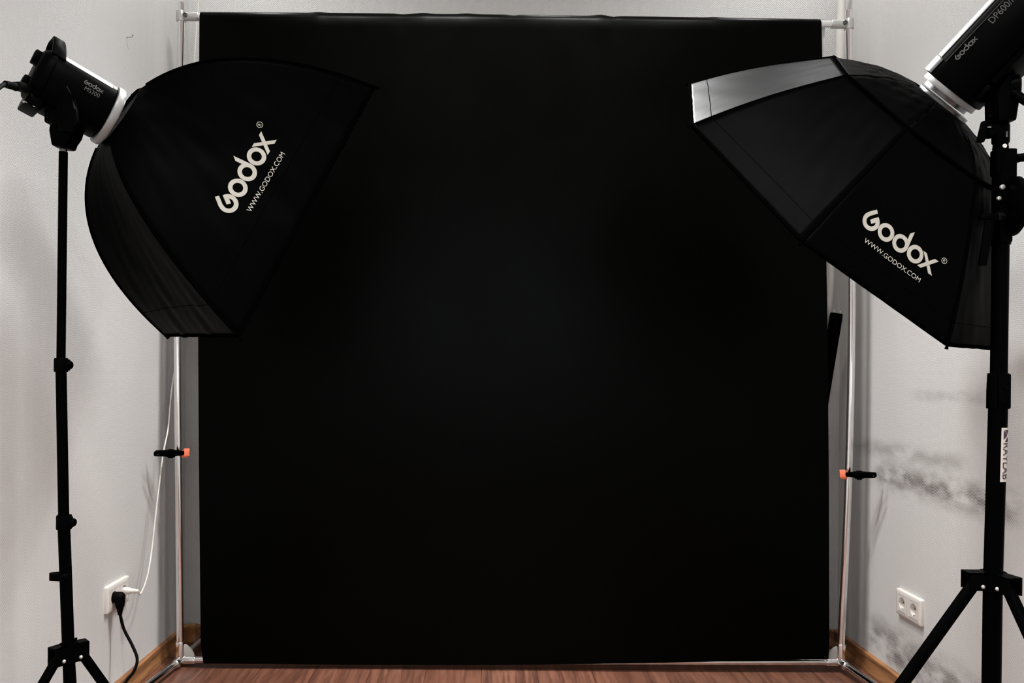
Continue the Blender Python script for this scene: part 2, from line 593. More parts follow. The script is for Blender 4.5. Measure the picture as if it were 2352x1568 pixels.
for c, u, d, sx in ((BL, up_l, (BR - BL).normalized(), -1), (BR, up_r, (BL - BR).normalized(), 1)):
    bm = NB()
    ball(bm, c, 0.0178, 20)
    lathe(bm, c, u, [(0.004, 0.0155), (0.060, 0.0155), (0.064, 0.0145), (0.064, 0.0126)], 24)
    lathe(bm, c, d, [(0.004, 0.0155), (0.048, 0.0155), (0.052, 0.0145), (0.052, 0.0126)], 24)
    lathe(bm, c, -EY, [(0.004, 0.0155), (0.045, 0.0150), (0.048, 0.0126)], 24)
    lathe(bm, c, EY, [(0.004, 0.0155), (0.045, 0.0150), (0.048, 0.0126)], 24)
    obj('corner_joint', bm, M['chrome'], st)
    for s, ln in ((-1, 0.46), (1, 0.25)):
        e = c + V((sx * 0.035 * (1 if s < 0 else -0.1), s * ln, 0.0))
        bm = NB(); tube(bm, [c + (e - c) * 0.08, e], TR0, 24); lg = obj('leg', bm, M['chrome'], st)
        bm = NB()
        foot = V((e.x, e.y, 0))
        lathe(bm, e, V((0, s, 0)), [(-0.03, 0.0128), (-0.03, 0.0150), (0.012, 0.0150), (0.015, 0.012), (0.015, 0)], 20)
        lathe(bm, foot, EZ, [(0, 0.013), (max(0.006, e.z - 0.012), 0.011)], 16)
        obj('rubber_foot', bm, M['rubber'], lg)
    # triangular corner plate
    poly = [(0.012, 0.012), (0.050, 0.012)]
    poly += [(0.012 + 0.038 * math.cos(a) ** 1.3, 0.012 + 0.044 * math.sin(a) ** 1.3) for a in [PI / 2 * k / 8 for k in range(1, 8)]]
    poly += [(0.012, 0.056)]
    bm = NB(); prism(bm, c, d, u, EY, poly, 0.006, 0.0012); obj('corner_plate', bm, M['gusset'], st)

# ------------------------------------------------------------------ the black backdrop, folded over the top bar
bd_l = [(458, 33), (456, 300), (455, 780), (457, 1100), (461, 1480), (467, 1523)]
bd_r = [(1887, 47), (1892, 300), (1900, 700), (1904, 1100), (1905, 1480), (1903, 1513)]
def lerp_path(pts, t):
    y0, y1 = pts[0][1], pts[-1][1]
    y = y0 + (y1 - y0) * t
    for a, b in zip(pts, pts[1:]):
        if y <= b[1] + 1e-6:
            k = (y - a[1]) / (b[1] - a[1])
            return a[0] + (b[0] - a[0]) * k, y
    return pts[-1]
dents = ((0.19, 0.010, 0.0038), (0.327, 0.009, -0.0035), (0.36, 0.012, 0.003), (0.43, 0.014, 0.0032), (0.505, 0.008, -0.0030), (0.645, 0.012, 0.0045), (0.665, 0.007, -0.0036), (0.83, 0.012, 0.002))
def sheet_front(u, v):
    t = max(0.0, (v - 0.04) / 0.96)
    a, b = lerp_path(bd_l, t), lerp_path(bd_r, t)
    px, py = a[0] + (b[0] - a[0]) * u, a[1] + (b[1] - a[1]) * u
    dep = FY - 0.0220 - 0.004 * math.sin(2.3 * PI * u + 0.4) * math.sin(PI * min(1, v * 1.1)) - 0.0022 * math.sin(9 * u + 2) * v
    p = P(px, py, dep)
    # the round fold over the bar
    bar = TL + (TR - TL) * ((p.x - TL.x) / (TR.x - TL.x))
    k = sum(d * math.exp(-((u - c) / w) ** 2) for c, w, d in dents)
    rr = 0.0150
    zt = bar.z
    if v < 0.04:
        an = PI * (1 - v / 0.04) * 0.5
        return V((p.x, bar.y - math.cos(an) * (rr + 0.003) - 0.0005, zt + math.sin(an) * (rr + 0.0035 * math.sin(PI * u) + k)))
    if p.z > zt - 0.05:
        p.y -= k * 0.5
    p.z += max(0.0, 0.012 * math.sin(PI * u)) * (-1 if v > 0.9 else 0) * (v - 0.9) * 10
    return p
bm = NB(); grid(bm, sheet_front, 150, 70)
bd = obj('backdrop_sheet', bm, M['vinyl'], angle=80)
tag(bd, 'large black vinyl backdrop sheet hanging over the chrome frame', 'backdrop')
def sheet_rear(u, v):
    x0, x1 = P(466, 800, FY).x, P(1897 - 6 * v, 400, FY).x
    x = x0 + (x1 - x0) * u
    bar = TL + (TR - TL) * ((x - TL.x) / (TR.x - TL.x))
    if v < 0.08:
        an = PI * 0.5 * (1 - v / 0.08)
        return V((x, bar.y + math.cos(an) * 0.0160, bar.z + math.sin(an) * 0.0156 + 0.0004))
    k = (v - 0.08) / 0.92
    return V((x, bar.y + 0.0162 + 0.012 * k + 0.004 * k * math.sin(7 * u), bar.z - k * (1.02 + 0.05 * u)))
bm = NB(); grid(bm, sheet_rear, 60, 24)
obj('rear_flap', bm, M['vinyl_back'], bd, 'pale underside of the sheet folded down behind the bar', angle=80)

# ------------------------------------------------------------------ things leaning in the right corner
def roll_pt(y, d):
    k = (y + 60) / 1530
    return P(1935 - 40 * k - 60 * k * k, y, d)
rp = [roll_pt(-60 + 1500 * k / 40, 3.09 - 0.0 * k) for k in range(41)]
rp[-1].z = max(rp[-1].z, 0.0)
lo = rp[-1]
bm = NB(); tube(bm, rp, [0.0150 + 0.0010 * math.sin(k * 2.1) + 0.0006 * math.sin(k * 5.3) for k in range(41)], 20)
rl = obj('wrapped_roll', bm, M['wrap'])
for v in rl.data.vertices:
    v.co.z -= 0
tag(rl, 'tall thin white wrapped roll leaning in the room corner behind a chrome post', 'roll')
zmin = min(v.co.z for v in rl.data.vertices)
for v in rl.data.vertices:
    v.co.z -= zmin * max(0.0, 1 - v.co.z / 2.0)

ft, fb = P(1921, 722, 3.045), P(1800, 1462, 3.05)
fb.z = 0.0
fs = thing('folded_stand', fb, 'folded black stand with two grey tube ends, leaning behind the backdrop edge', 'folded stand')
d = (ft - fb).normalized()
sx = (EX - d * EX.dot(d)).normalized()
bm = NB()
n = 24
prof = [(0.0, 0.012), (0.02, 0.016), (0.5, 0.019), (0.80, 0.021), (0.985, 0.0235), (1.0, 0.0225)]
L = (ft - fb).length
rings = []
sy = d.cross(sx)
for t, r in prof:
    rings.append([bm.verts.new(fb + d * (L * t + 0.004) + sx * math.cos(2 * PI * k / n) * r + sy * math.sin(2 * PI * k / n) * r * 0.62) for k in range(n)])
for a, b in zip(rings, rings[1:]):
    for k in range(n):
        bm.faces.new((a[k], a[(k + 1) % n], b[(k + 1) % n], b[k]))
bm.faces.new(rings[0][::-1]); bm.faces.new(rings[-1])
obj('fabric_cover', bm, M['nylon'], fs)
for s in (-0.012, 0.011):
    bm = NB()
    tube(bm, [ft + sx * s - d * 0.02, ft + sx * s + d * (0.015 if s > 0 else 0.018)], 0.0078, 16)
    obj('tube_end', bm, M['castmetal'], fs, 'dull grey tube end')

# ------------------------------------------------------------------ spring clamps on the posts
def spring_clamp(jaw, tail, label, grp, flip):
    l = (tail - jaw)
    ln = l.length
    l.normalize()
    w = l.cross(EZ).normalized() * flip          # across the two arms
    v = w.cross(l).normalized()
    if v.z < 0:
        v = -v
    mid = jaw + l * ln * 0.45
    t = thing('spring_clamp', mid, label, 'clamp', grp)
    for s in (1, -1):
        # one arm: jaw end, bulge at the pivot, handle that spreads outwards
        pts, rad = [], []
        for k, (a, b, r) in enumerate(((0.06, 0.0035, 0.0062), (0.22, 0.0085, 0.0080), (0.38, 0.0090, 0.0100), (0.52, 0.0088, 0.0105), (0.70, 0.0110, 0.0090), (0.86, 0.0150, 0.0085), (0.965, 0.0172, 0.0078), (0.985, 0.0176, 0.0062), (0.997, 0.0178, 0.0030))):
            pts.append(jaw + l * (a * ln * (0.87 if s > 0 and a > 0.5 else 1.0)) + w * (s * b) + v * (0.0015 - s * 0.0025 * a))
            rad.append(r)
        bm = NB()
        # flattened channel section
        n = 14
        rg = []
        for p, r in zip(pts, rad):
            rg.append([bm.verts.new(p + v * math.cos(2 * PI * q / n) * r * 1.12 + w * math.sin(2 * PI * q / n) * r * 0.55) for q in range(n)])
        for a, b in zip(rg, rg[1:]):
            for q in range(n):
                bm.faces.new((a[q], a[(q + 1) % n], b[(q + 1) % n], b[q]))
        bm.faces.new(rg[0][::-1]); bm.faces.new(rg[-1])
        arm = obj('clamp_arm', bm, M['blackplastic'], t)
        bm = NB()
        pc = jaw + w * (s * 0.0040) - l * 0.001 + v * (0.001 - s * 0.003)
        box(bm, pc, l, v, w, 0.020, 0.026, 0.0065, 0.0012)
        for j in (-1, 0, 1):
            box(bm, pc + v * j * 0.008 - w * s * 0.0035, l, v, w, 0.019, 0.002, 0.0012)
        obj('jaw_pad', bm, M['orange'], arm, 'orange rubber jaw pad')
        bm = NB()
        ball(bm, jaw + l * ln * (0.80 if s > 0 else 0.92) + w * s * 0.0212, 0.0020, 8)
        obj('rivet', bm, M['silver'], arm)
    bm = NB()
    tube(bm, [mid - v * 0.0150, mid + v * 0.0150], 0.0085, 16)
    box(bm, mid, l, v, w, 0.026, 0.0245, 0.020, 0.003)
    obj('spring_pivot', bm, M['blackplastic'], t)
G = 'spring clamps on the chrome posts'
spring_clamp(P(426, 1041, 2.866), P(349, 1042, 2.775), 'black spring clamp with orange pads on the post nearest the plugged-in socket', G, 1)
spring_clamp(P(1938, 1090, 2.866), P(2018, 1092, 2.79), 'black spring clamp with orange pads on the post beside the grease-stained wall', G, -1)

# ------------------------------------------------------------------ wall sockets
def wall_socket(x, y, z, sgn, label):
    """sgn +1: on the left wall, facing +x"""
    o = V((x, y, z))
    t = thing('wall_socket', o, label, 'wall socket', None)
    n = EX * sgn
    a = EY
    def ringed_plate(c, w, h, r, n0, n1, bev):
        # square plate with a round opening
        bm = NB()
        m = 48
        outer, inner, outb, innb = [], [], [], []
        for k in range(m):
            an = 2 * PI * k / m
            ca, sa = math.cos(an), math.sin(an)
            sc = 1 / max(abs(ca) / (w / 2), abs(sa) / (h / 2))
            outer.append(bm.verts.new(c + a * ca * sc + EZ * sa * sc + n * n1))
            outb.append(bm.verts.new(c + a * ca * sc + EZ * sa * sc + n * n0))
            inner.append(bm.verts.new(c + a * ca * r + EZ * sa * r + n * n1))
            innb.append(bm.verts.new(c + a * ca * r + EZ * sa * r + n * n0))
        for k in range(m):
            j = (k + 1) % m
            bm.faces.new((outer[k], outer[j], inner[j], inner[k]))
            bm.faces.new((outer[k], outer[j], outb[j], outb[k]))
            bm.faces.new((inner[k], inner[j], innb[j], innb[k]))
            bm.faces.new((outb[k], outb[j], innb[j], innb[k]))
        return bm
    bm = NB()
    wl, hl = 0.152, 0.081
    def loop(w, h, d):
        r = 0.004
        out = []
        for cx_, cz_, a0 in ((w / 2 - r, h / 2 - r, 0), (-w / 2 + r, h / 2 - r, 90), (-w / 2 + r, -h / 2 + r, 180), (w / 2 - r, -h / 2 + r, 270)):
            for k in range(5):
                t_ = math.radians(a0 + 22.5 * k)
                out.append(bm.verts.new(o + a * (cx_ + r * math.cos(t_)) + EZ * (cz_ + r * math.sin(t_)) + n * d))
        return out
    loops = [loop(wl, hl, 0.0), loop(wl, hl, 0.0085), loop(wl - 0.0016, hl - 0.0016, 0.0108), loop(wl - 0.005, hl - 0.005, 0.012)]
    for p_, q_ in zip(loops, loops[1:]):
        for k in range(20):
            bm.faces.new((p_[k], p_[(k + 1) % 20], q_[(k + 1) % 20], q_[k]))
    bm.faces.new(loops[0])
    holes = []
    for sgn_ in (-1, 1):
        c_ = o + a * (sgn_ * 0.03575)
        hv = [[bm.verts.new(c_ + a * (i * 0.02825) + EZ * (j * 0.0285) + n * d) for i, j in ((-1, -1), (1, -1), (1, 1), (-1, 1))] for d in (0.012, 0.002)]
        for k in range(4):
            bm.faces.new((hv[0][k], hv[0][(k + 1) % 4], hv[1][(k + 1) % 4], hv[1][k]))
        bm.faces.new(hv[1])
        holes.append(hv[0])
    es = []
    for lp in [loops[-1]] + holes:
        for k in range(len(lp)):
            e_ = bm.edges.get((lp[k], lp[(k + 1) % len(lp)]))
            es.append(e_)
    bmesh.ops.triangle_fill(bm, use_beauty=True, use_dissolve=False, edges=es)
    obj('frame_plate', bm, M['white'], t)
    for s in (-1, 1):
        c = o + a * (s * 0.03575)
        bm = ringed_plate(c, 0.0555, 0.0560, 0.0195, 0.001, 0.0128, 0)
        ins = obj('socket_insert', bm, M['white'], t)
        for zz in (-0.0262, 0.0262):
            bm = NB()
            box(bm, c + EZ * zz + n * 0.0128, a, EZ, n, 0.044, 0.0012, 0.0006)
            obj('groove', bm, M['gusset'], ins)
        bm = NB()
        lathe(bm, c + n * 0.0125, -n, [(0, 0.0196), (0.0105, 0.0190), (0.0105, 0)], 40, True)
        obj('well', bm, M['white'], ins)
        for q in (-1, 1):
            bm = NB()
            lathe(bm, c + a * q * 0.0095 + n * 0.0021, n, [(0, 0.0027), (0.0004, 0.0027), (0.0004, 0)], 14)
            obj('pin_hole', bm, M['hole'], ins)
            bm = NB()
            box(bm, c + EZ * q * 0.0172 + n * 0.0075, a, EZ, n, 0.0050, 0.0030, 0.0105, 0.0006)
            obj('earth_clip', bm, M['castmetal'], ins)
    return t
LS = V((XL, 2.580, 0.333))
RS = V((XR, 2.632, 0.300))
wall_socket(LS.x, LS.y, LS.z, 1, 'white double wall socket holding a black plug and a white plug')
wall_socket(RS.x, RS.y, RS.z, -1, 'empty white double wall socket above the grease-smeared skirting')

# ------------------------------------------------------------------ the cord with the black angled plug, up to the left flash head
FLASH_IN = P(58, 211, 1.745)
pc = V((XL + 0.0130, LS.y - 0.0358, LS.z))
cd = thing('power_cord', V((XL + 0.03, pc.y, 0)), 'black power cord from the socket near the floor to the flash head', 'power cord')
bm = NB()
lathe(bm, pc - EX * 0.008, EX, [(0, 0.0150), (0.007, 0.0150), (0.0075, 0.0165), (0.020, 0.0172), (0.031, 0.0165), (0.037, 0.012), (0.038, 0)], 28)
pb = pc + EX * 0.018
tube(bm, [pb + EZ * 0.006, pb - EZ * 0.012, pb - EZ * 0.024, pb - EZ * 0.034, pb - EZ * 0.046, pb - EZ * 0.052], [0.0125, 0.0150, 0.0130, 0.0095, 0.0070, 0.0062], 20)
for k in range(4):
    lathe(bm, pb - EZ * (0.036 + 0.0045 * k), -EZ, [(0, 0.0085 - k * 0.0006), (0.0022, 0.0085 - k * 0.0006)], 18)
obj('plug', bm, M['rubber'], cd)
cpts = [pb - EZ * 0.050, P(285, 1445, 2.545), P(303, 1480, 2.53), P(315, 1512, 2.50), P(308, 1540, 2.44), P(290, 1564, 2.38), P(270, 1600, 2.30),
        V((-1.00, 2.20, 0.02)), V((-1.02, 2.10, 0.0055)), V((-1.065, 1.80, 0.0052)), V((-1.09, 1.62, 0.0055)), V((-1.098, 1.50, 0.012)), V((-1.10, 1.42, 0.10)), V((-1.09, 1.46, 0.7)), V((-1.07, 1.54, 1.35)), P(-40, 250, 1.62)]
cpts += [P(-14, 213, 1.66), P(8, 195, 1.69), P(25, 195, 1.71)]
bm = NB(); tube(bm, smooth_path(cpts, 8), 0.0045, 12); obj('cable', bm, M['rubber'], cd)
bm = NB()
d = (P(60, 208, 1.752) - P(10, 194, 1.69)).normalized()
a0 = P(12, 193, 1.695)
lathe(bm, a0, d, [(0, 0.0045), (0, 0.007)] + [(0.004 + 0.0028 * k, 0.0078 if k % 2 else 0.0062) for k in range(8)] + [(0.030, 0.0085)], 18)
obj('strain_relief', bm, M['rubber'], cd)
bm = NB()
sdv = d.cross(EZ).normalized(); upv = sdv.cross(d)
box(bm, a0 + d * 0.047 + EZ * 0.003, d, sdv, upv, 0.036, 0.022, 0.017, 0.004)
obj('connector', bm, M['rubber'], cd)

# ------------------------------------------------------------------ the thin white cord with its plug
pw = V((XL + 0.0130, LS.y + 0.0358, LS.z + 0.001))
wc = thing('white_cord', V((XL + 0.04, pw.y, pw.z)), 'thin white cord rising from the socket and vanishing behind the post', 'cord')
bm = NB()
lathe(bm, pw - EX * 0.0085, EX, [(0, 0.0120), (0.012, 0.0125), (0.026, 0.0105), (0.030, 0.0080), (0.040, 0.0075), (0.046, 0.0062), (0.054, 0.0050), (0.054, 0)], 22)
obj('plug', bm, M['white'], wc)
wp = [pw + EX * 0.043, P(322, 1364, 2.66), P(334, 1338, 2.69), P(343, 1300, 2.72), P(350, 1250, 2.76), P(360, 1160, 2.80), P(368, 1095, 2.83), P(375, 1040, 2.86), P(386, 985, 2.90), P(391, 930, 2.93),
      P(395, 890, 2.95), P(402, 840, 2.97), P(409, 760, 3.0), P(428, 450, 3.04), P(446, 148, 3.07), P(451, 70, 3.08), P(456, -5, 3.09), P(457, -200, 3.09)]
bm = NB(); tube(bm, smooth_path(wp, 7), 0.0026, 10); obj('cable', bm, M['whitecord'], wc)

# ------------------------------------------------------------------ bent nail in the left wall
nl = P(284, 86, 2.630)
nl.x = XL
bm = NB()
tube(bm, smooth_path([nl - EX * 0.0, nl + EX * 0.010 + EZ * 0.001, nl + EX * 0.017 + EZ * 0.002, nl + EX * 0.019 + EZ * 0.007], 5), 0.0016, 10)
lathe(bm, nl + EX * 0.019 + EZ * 0.007, EZ, [(0, 0.0032), (0.001, 0.0032), (0.001, 0)], 12)
tag(obj('bent_nail', bm, M['castmetal']), 'small bent nail high on the wall above the silver-topped flash', 'nail')

# ================================================================== LIGHT STANDS
def light_stand(name, label, y, xs, sections, hub, legs, rho, knob_side, grp=None, leg_r=0.0105):
    """xs: (py, px) along the pole; sections: (py0, py1, radius); collars and fittings are added by the caller"""
    def at(py, yy=None):
        for a, b in zip(xs, xs[1:]):
            if py <= b[0] or b is xs[-1]:
                k = (py - a[0]) / (b[0] - a[0])
                return P(a[1] + (b[1] - a[1]) * k, py, y)
    base = at(hub)
    base0 = V((base.x, base.y, 0))
    t = thing(name, base0, label, 'light stand', grp)
    for (a, b, r) in sections:
        bm = NB(); tube(bm, [at(a), at(b)], r, 24); obj('pole_section', bm, M['blackmetal'], t)
    # lower end of the centre tube, below the picture
    lowp = V((base.x + (at(hub + 60).x - base.x) * 2, base.y, 0.16))
    rr = sections[-1][2]
    bm = NB(); tube(bm, [at(sections[-1][1]), lowp, lowp - EZ * 0.02], [rr, rr, rr * 0.8], 24); obj('pole_section', bm, M['blackmetal'], t)
    bm = NB(); lathe(bm, lowp, EZ, [(0, rr + 0.001), (0, rr + 0.006), (0.03, rr + 0.006), (0.03, rr + 0.001)], 20)
    low_hub = obj('lower_hub', bm, M['blackplastic'], t)
    return t, at, base, lowp

def stand_legs(t, base, lowp, legs, rho, rr, hz, leg_r, reach):
    """hinged bracket with one channel per leg, three legs, three stays"""
    bm = NB()
    lathe(bm, base - EZ * hz / 2, EZ, [(0, rr + 0.0005), (0, rr + 0.007), (hz, rr + 0.007), (hz, rr + 0.0005)], 24)
    dirs = [V((dx, dy, 0)).normalized() for dx, dy in legs]
    for d in dirs:
        s = d.cross(EZ)
        for q in (-1, 1):
            box(bm, base + d * (rr + reach / 2) + s * q * (leg_r + 0.0025), d, s, EZ, reach + rr, 0.004, hz)
        box(bm, base + d * (rr + reach / 2) + EZ * (hz / 2 - 0.002), d, s, EZ, reach + rr, 2 * leg_r + 0.009, 0.004)
    br = obj('leg_bracket', bm, M['blackplastic'], t)
    for d in dirs:
        s = d.cross(EZ)
        for q in (-1, 1):
            bm = NB()
            ball(bm, base + d * (rr + reach * 0.42) + s * q * (leg_r + 0.0048) - EZ * hz * 0.27, 0.0042, 12)
            obj('rivet', bm, M['castmetal'], br, 'shiny metal rivet')
    for d, (dx, dy) in zip(dirs, legs):
        top = base + d * (rr + reach * 0.62) - EZ * hz * 0.1
        foot = V((base.x + dx * rho, base.y + dy * rho, 0.014))
        bm = NB(); tube(bm, [top, foot], leg_r, 18); lg = obj('leg', bm, M['blackmetal'], t)
        bm = NB()
        u = (foot - top).normalized()
        tube(bm, [foot - u * 0.035, foot - u * 0.006, V((foot.x, foot.y, 0.0))], [leg_r + 0.0025, leg_r + 0.003, leg_r * 0.8], 16)
        obj('rubber_foot', bm, M['rubber'], lg)
        m = top + (foot - top) * 0.5
        bm = NB(); tube(bm, [lowp + EZ * 0.015 + d * (rr + 0.004), m], 0.005, 10); obj('stay', bm, M['blackmetal'], t)

# ---- the stand beside the left wall
LY = 1.85
lt, lat, lbase, llow = light_stand('light_stand', 'slim black light stand carrying the flash with the rectangular softbox', LY,
    [(345, 145.5), (838, 140), (1200, 146.5), (1568, 160)], [(349, 838, 0.0093), (838, 1200, 0.0112), (1200, 1560, 0.0128)], 1498, None, None, 1)
stand_legs(lt, lbase, llow, [(-0.40, -0.72), (0.49, 0.45), (-0.33, 0.80)], 0.38, 0.0128, 0.040, 0.0105, 0.020)
bm = NB(); tube(bm, [lat(353), lat(343.6)], 0.0080, 20); obj('spigot', bm, M['silver'], lt, 'bright metal spigot at the top of the pole')
for (a, b, rr_, kx) in ((822, 854, 0.0148, 1), (1182, 1215, 0.0162, 1)):
    bm = NB()
    p0, p1 = lat(b), lat(a)
    h = (p1 - p0).length
    lathe(bm, p0, EZ, [(0, 0.010), (0, rr_ - 0.001), (0.002, rr_), (h - 0.003, rr_), (h, rr_ - 0.0015), (h, 0.009)], 24)
    box(bm, (p0 + p1) / 2 + V((0.012, -0.004, 0)), EX, EY, EZ, 0.016, 0.014, h * 0.8, 0.002)
    col = obj('collar', bm, M['blackplastic'], lt)
    bm = NB()
    kp = (p0 + p1) / 2 + V((rr_ + 0.001, -0.004, 0.0))
    lathe(bm, kp, V((1, -0.1, 0)), [(0, 0.005), (0.003, 0.009), (0.008, 0.009), (0.010, 0.0075), (0.010, 0)], 14)
    obj('knob', bm, M['blackplastic'], col)
bm = NB()
cp = lat(1323)
rc = smooth_path([cp + V((0.0135, -0.001, 0)), cp + V((0.004, -0.0145, 0)), cp + V((-0.012, -0.0135, 0)), cp + V((-0.030, -0.010, 0)), cp + V((-0.034, -0.002, 0)), cp + V((-0.030, 0.006, 0)), cp + V((-0.012, 0.0125, 0)), cp + V((0.004, 0.0140, 0)), cp + V((0.0135, 0.001, 0))], 5)
def strip(u, v):
    i = u * (len(rc) - 1)
    k = min(int(i), len(rc) - 2)
    return rc[k] + (rc[k + 1] - rc[k]) * (i - k) + EZ * (v - 0.5) * 0.016
grid(bm, strip, len(rc) - 1, 1)
obj('cable_clip', bm, M['blackplastic'], lt, thick=0.002)

# ---- the heavy stand beside the right wall
RY = 1.72
rt, rat, rbase, rlow = light_stand('light_stand', 'heavy black light stand with a white sticker, carrying the octagonal softbox flash', RY,
    [(284, 2297), (570, 2298.5), (900, 2293.5), (1310, 2281.5), (1568, 2272.5)], [(556, 900, 0.0160), (900, 1345, 0.0178)], 1332, None, None, -1)
stand_legs(rt, rbase, rlow, [(-0.78, 0.0), (0.137, -0.75), (0.45, 0.70)], 0.58, 0.0178, 0.036, 0.0120, 0.030)
bm = NB()
p0, p1 = rat(938), rat(857)
h = (p1 - p0).length
lathe(bm, p0, EZ, [(0, 0.017), (0, 0.0212), (0.004, 0.0215), (h * 0.5, 0.0212), (h * 0.92, 0.0200), (h, 0.0195), (h, 0.016)], 28)
box(bm, (p0 + p1) / 2 + V((0.0, -0.0165, 0)), EX, EY, EZ, 0.026, 0.012, h * 0.98, 0.003)
col = obj('collar', bm, M['blackplastic'], rt)
bm = NB()
kp = p0 + EZ * h * 0.17 + V((0.001, -0.0225, 0))
lathe(bm, kp, -EY, [(0, 0.0075), (0.002, 0.0075), (0.003, 0.006), (0.003, 0.004), (0.0012, 0.0035), (0.0012, 0)], 16)
obj('collar_screw', bm, M['blackmetal'], col)
bm = NB()
kp = p0 + EZ * h * 0.68 + V((0.001, -0.0225, 0))
lathe(bm, kp, -EY, [(0, 0.010), (0.0022, 0.0095), (0.0022, 0.006), (0.001, 0.005), (0.001, 0)], 16)
obj('collar_boss', bm, M['blackplastic'], col)
# wrap-round sticker with its letters
A0 = math.radians(-96)
def on_pole(px_y, ang, lift):
    c = rat(px_y)
    rr = 0.0178 + lift
    return c + V((math.cos(ang) * rr, math.sin(ang) * rr, 0))
bm = NB(); grid(bm, lambda u, v: on_pole(981 + 123 * v, A0 + (u - 0.03) * math.radians(78), 0.0004), 14, 10)
stk = obj('sticker', bm, M['sticker'], rt, 'white sticker printed with dark letters', angle=80)
def wrap_print(name, verts, faces, to_pole, label):
    """flat shapes, cut finely and laid round the pole"""
    bm = NB()
    vs = [bm.verts.new((x, y, 0)) for x, y in verts]
    for f in faces:
        try:
            bm.faces.new([vs[i] for i in f])
        except ValueError:
            pass
    bmesh.ops.triangulate(bm, faces=bm.faces)
    for _ in range(2):
        bmesh.ops.subdivide_edges(bm, edges=[e for e in bm.edges if abs(e.verts[0].co.y - e.verts[1].co.y) > 0.12], cuts=2)
        bmesh.ops.triangulate(bm, faces=bm.faces)
    for v in bm.verts:
        v.co = to_pole(v.co.x, v.co.y)
    return obj(name, bm, M['ink'], stk, label, angle=180)
# the type runs down the pole, letter tops to the right
tv, tf = text_polys('RAYLAB')
wrap_print('lettering', tv, tf, lambda x, y: on_pole(1016 + 82 * x, A0 + math.radians(11) + y * math.radians(50), 0.0010), 'dark printed letters')
ev = [(986, 0.16), (1008, 0.16), (998, 0.58), (986, 0.24), (986, 0.92), (996, 0.62), (1013, 0.30), (1002, 0.62), (1013, 0.92)]
wrap_print('emblem', ev, [(0, 1, 2), (3, 5, 4), (6, 8, 7)], lambda x, y: on_pole(x, A0 + y * math.radians(70), 0.0010), 'dark angular emblem')
# swivel head
def yb(x0, x1, y0, y1, d0, d1, bm, bev=0.002):
    """a block covering the pixel box x0..x1, y0..y1 at the pole, from depth d0 to d1"""
    a, b = P(x0, y1, RY), P(x1, y0, RY)
    return bx(bm, a.x, b.x, RY + d0, RY + d1, a.z, b.z, bev)
bm = NB(); yb(2290, 2325, 345, 420, -0.018, 0.012, bm, 0.003); yb(2281, 2312, 400, 560, -0.024, 0.010, bm, 0.004); yb(2279, 2296, 345, 405, -0.016, 0.010, bm, 0.003)
hd = obj('swivel_head', bm, M['blackmetal'], rt)
bm = NB()
c = P(2312, 474, RY - 0.022)
lathe(bm, c, V((1, -0.12, 0)), [(0, 0.045), (0.004, 0.056), (0.007, 0.060), (0.015, 0.060), (0.018, 0.056), (0.021, 0.040), (0.021, 0)], 40)
obj('clamp_disc', bm, M['blackplastic'], hd)
bm = NB()
lathe(bm, rat(562), EZ, [(0, 0.0165), (0, 0.0185), (0.012, 0.0185), (0.012, 0.0165)], 24)
obj('collar', bm, M['blackplastic'], rt)
bm = NB()
tube(bm, [P(2303, 497, RY - 0.026), P(2290, 497, RY - 0.034)], 0.0075, 8)
obj('lever_nut', bm, M['silver'], hd, 'bright hexagonal nut')
bm = NB()
tube(bm, [P(2290, 497, RY - 0.034), P(2268, 498, RY - 0.036), P(2250, 499, RY - 0.038)], [0.0065, 0.0068, 0.0045], 14)
prism(bm, P(2266, 498, RY - 0.038), EX, EZ, EY, [(0.016, -0.006), (0.0, -0.098), (-0.016, -0.098), (-0.003, -0.006)], 0.006, 0.0012)
obj('tilt_lever', bm, M['blackplastic'], hd)
for (px_, py_, r_) in ((2293, 456, 0.0042), (2301, 430, 0.0050)):
    bm = NB(); lathe(bm, P(px_, py_, RY - 0.0235), -EY, [(0, r_), (0.004, r_), (0.005, r_ * 0.7), (0.005, 0)], 12)
    obj('bolt', bm, M['castmetal'], hd)
bm = NB()
tube(bm, [P(2322, 365, RY), P(2333, 364, RY - 0.004), P(2345, 362, RY - 0.010), P(2400, 356, RY - 0.04)], [0.008, 0.0095, 0.0085, 0.011], 16)
obj('side_handle', bm, M['blackplastic'], hd)
# receiver with T-knob
bm = NB()
a = P(2298, 352, RY)
lathe(bm, a, EZ, [(0, 0.0145), (0.010, 0.0150), (0.018, 0.0140), (0.022, 0.0165), (0.056, 0.0168), (0.060, 0.0150), (0.060, 0.007)], 24)
rc_ = obj('receiver', bm, M['blackmetal'], rt)
bm = NB()
tube(bm, [P(2284, 306, RY - 0.004), P(2272, 306, RY - 0.006)], 0.006, 12)
tube(bm, [P(2273, 306, RY - 0.006), P(2264, 306, RY - 0.008)], 0.0115, 14)
prism(bm, P(2257, 304, RY - 0.009), EX, EZ, EY, [(-0.002, 0.023), (0.010, 0.023), (0.002, -0.021), (-0.012, -0.020)], 0.012, 0.003)
obj('tightening_knob', bm, M['blackplastic'], rc_)
bm = NB(); lathe(bm, P(2307, 335, RY - 0.0150), -EY, [(0, 0.0042), (0.002, 0.0042), (0.002, 0.0018), (0.001, 0.0016), (0.001, 0)], 14)
obj('screw', bm, M['white'], rc_, 'pale round screw head')
bm = NB(); bx(bm, a.x - 0.0005, a.x + 0.0035, RY - 0.0185, RY - 0.0155, a.z + 0.028, a.z + 0.040, 0.0005)
obj('release_catch', bm, M['silver'], rc_)
bm = NB(); tube(bm, [a + EZ * 0.050, P(2298, 284.6, RY)], 0.0078, 18); obj('spigot', bm, M['silver'], rt)

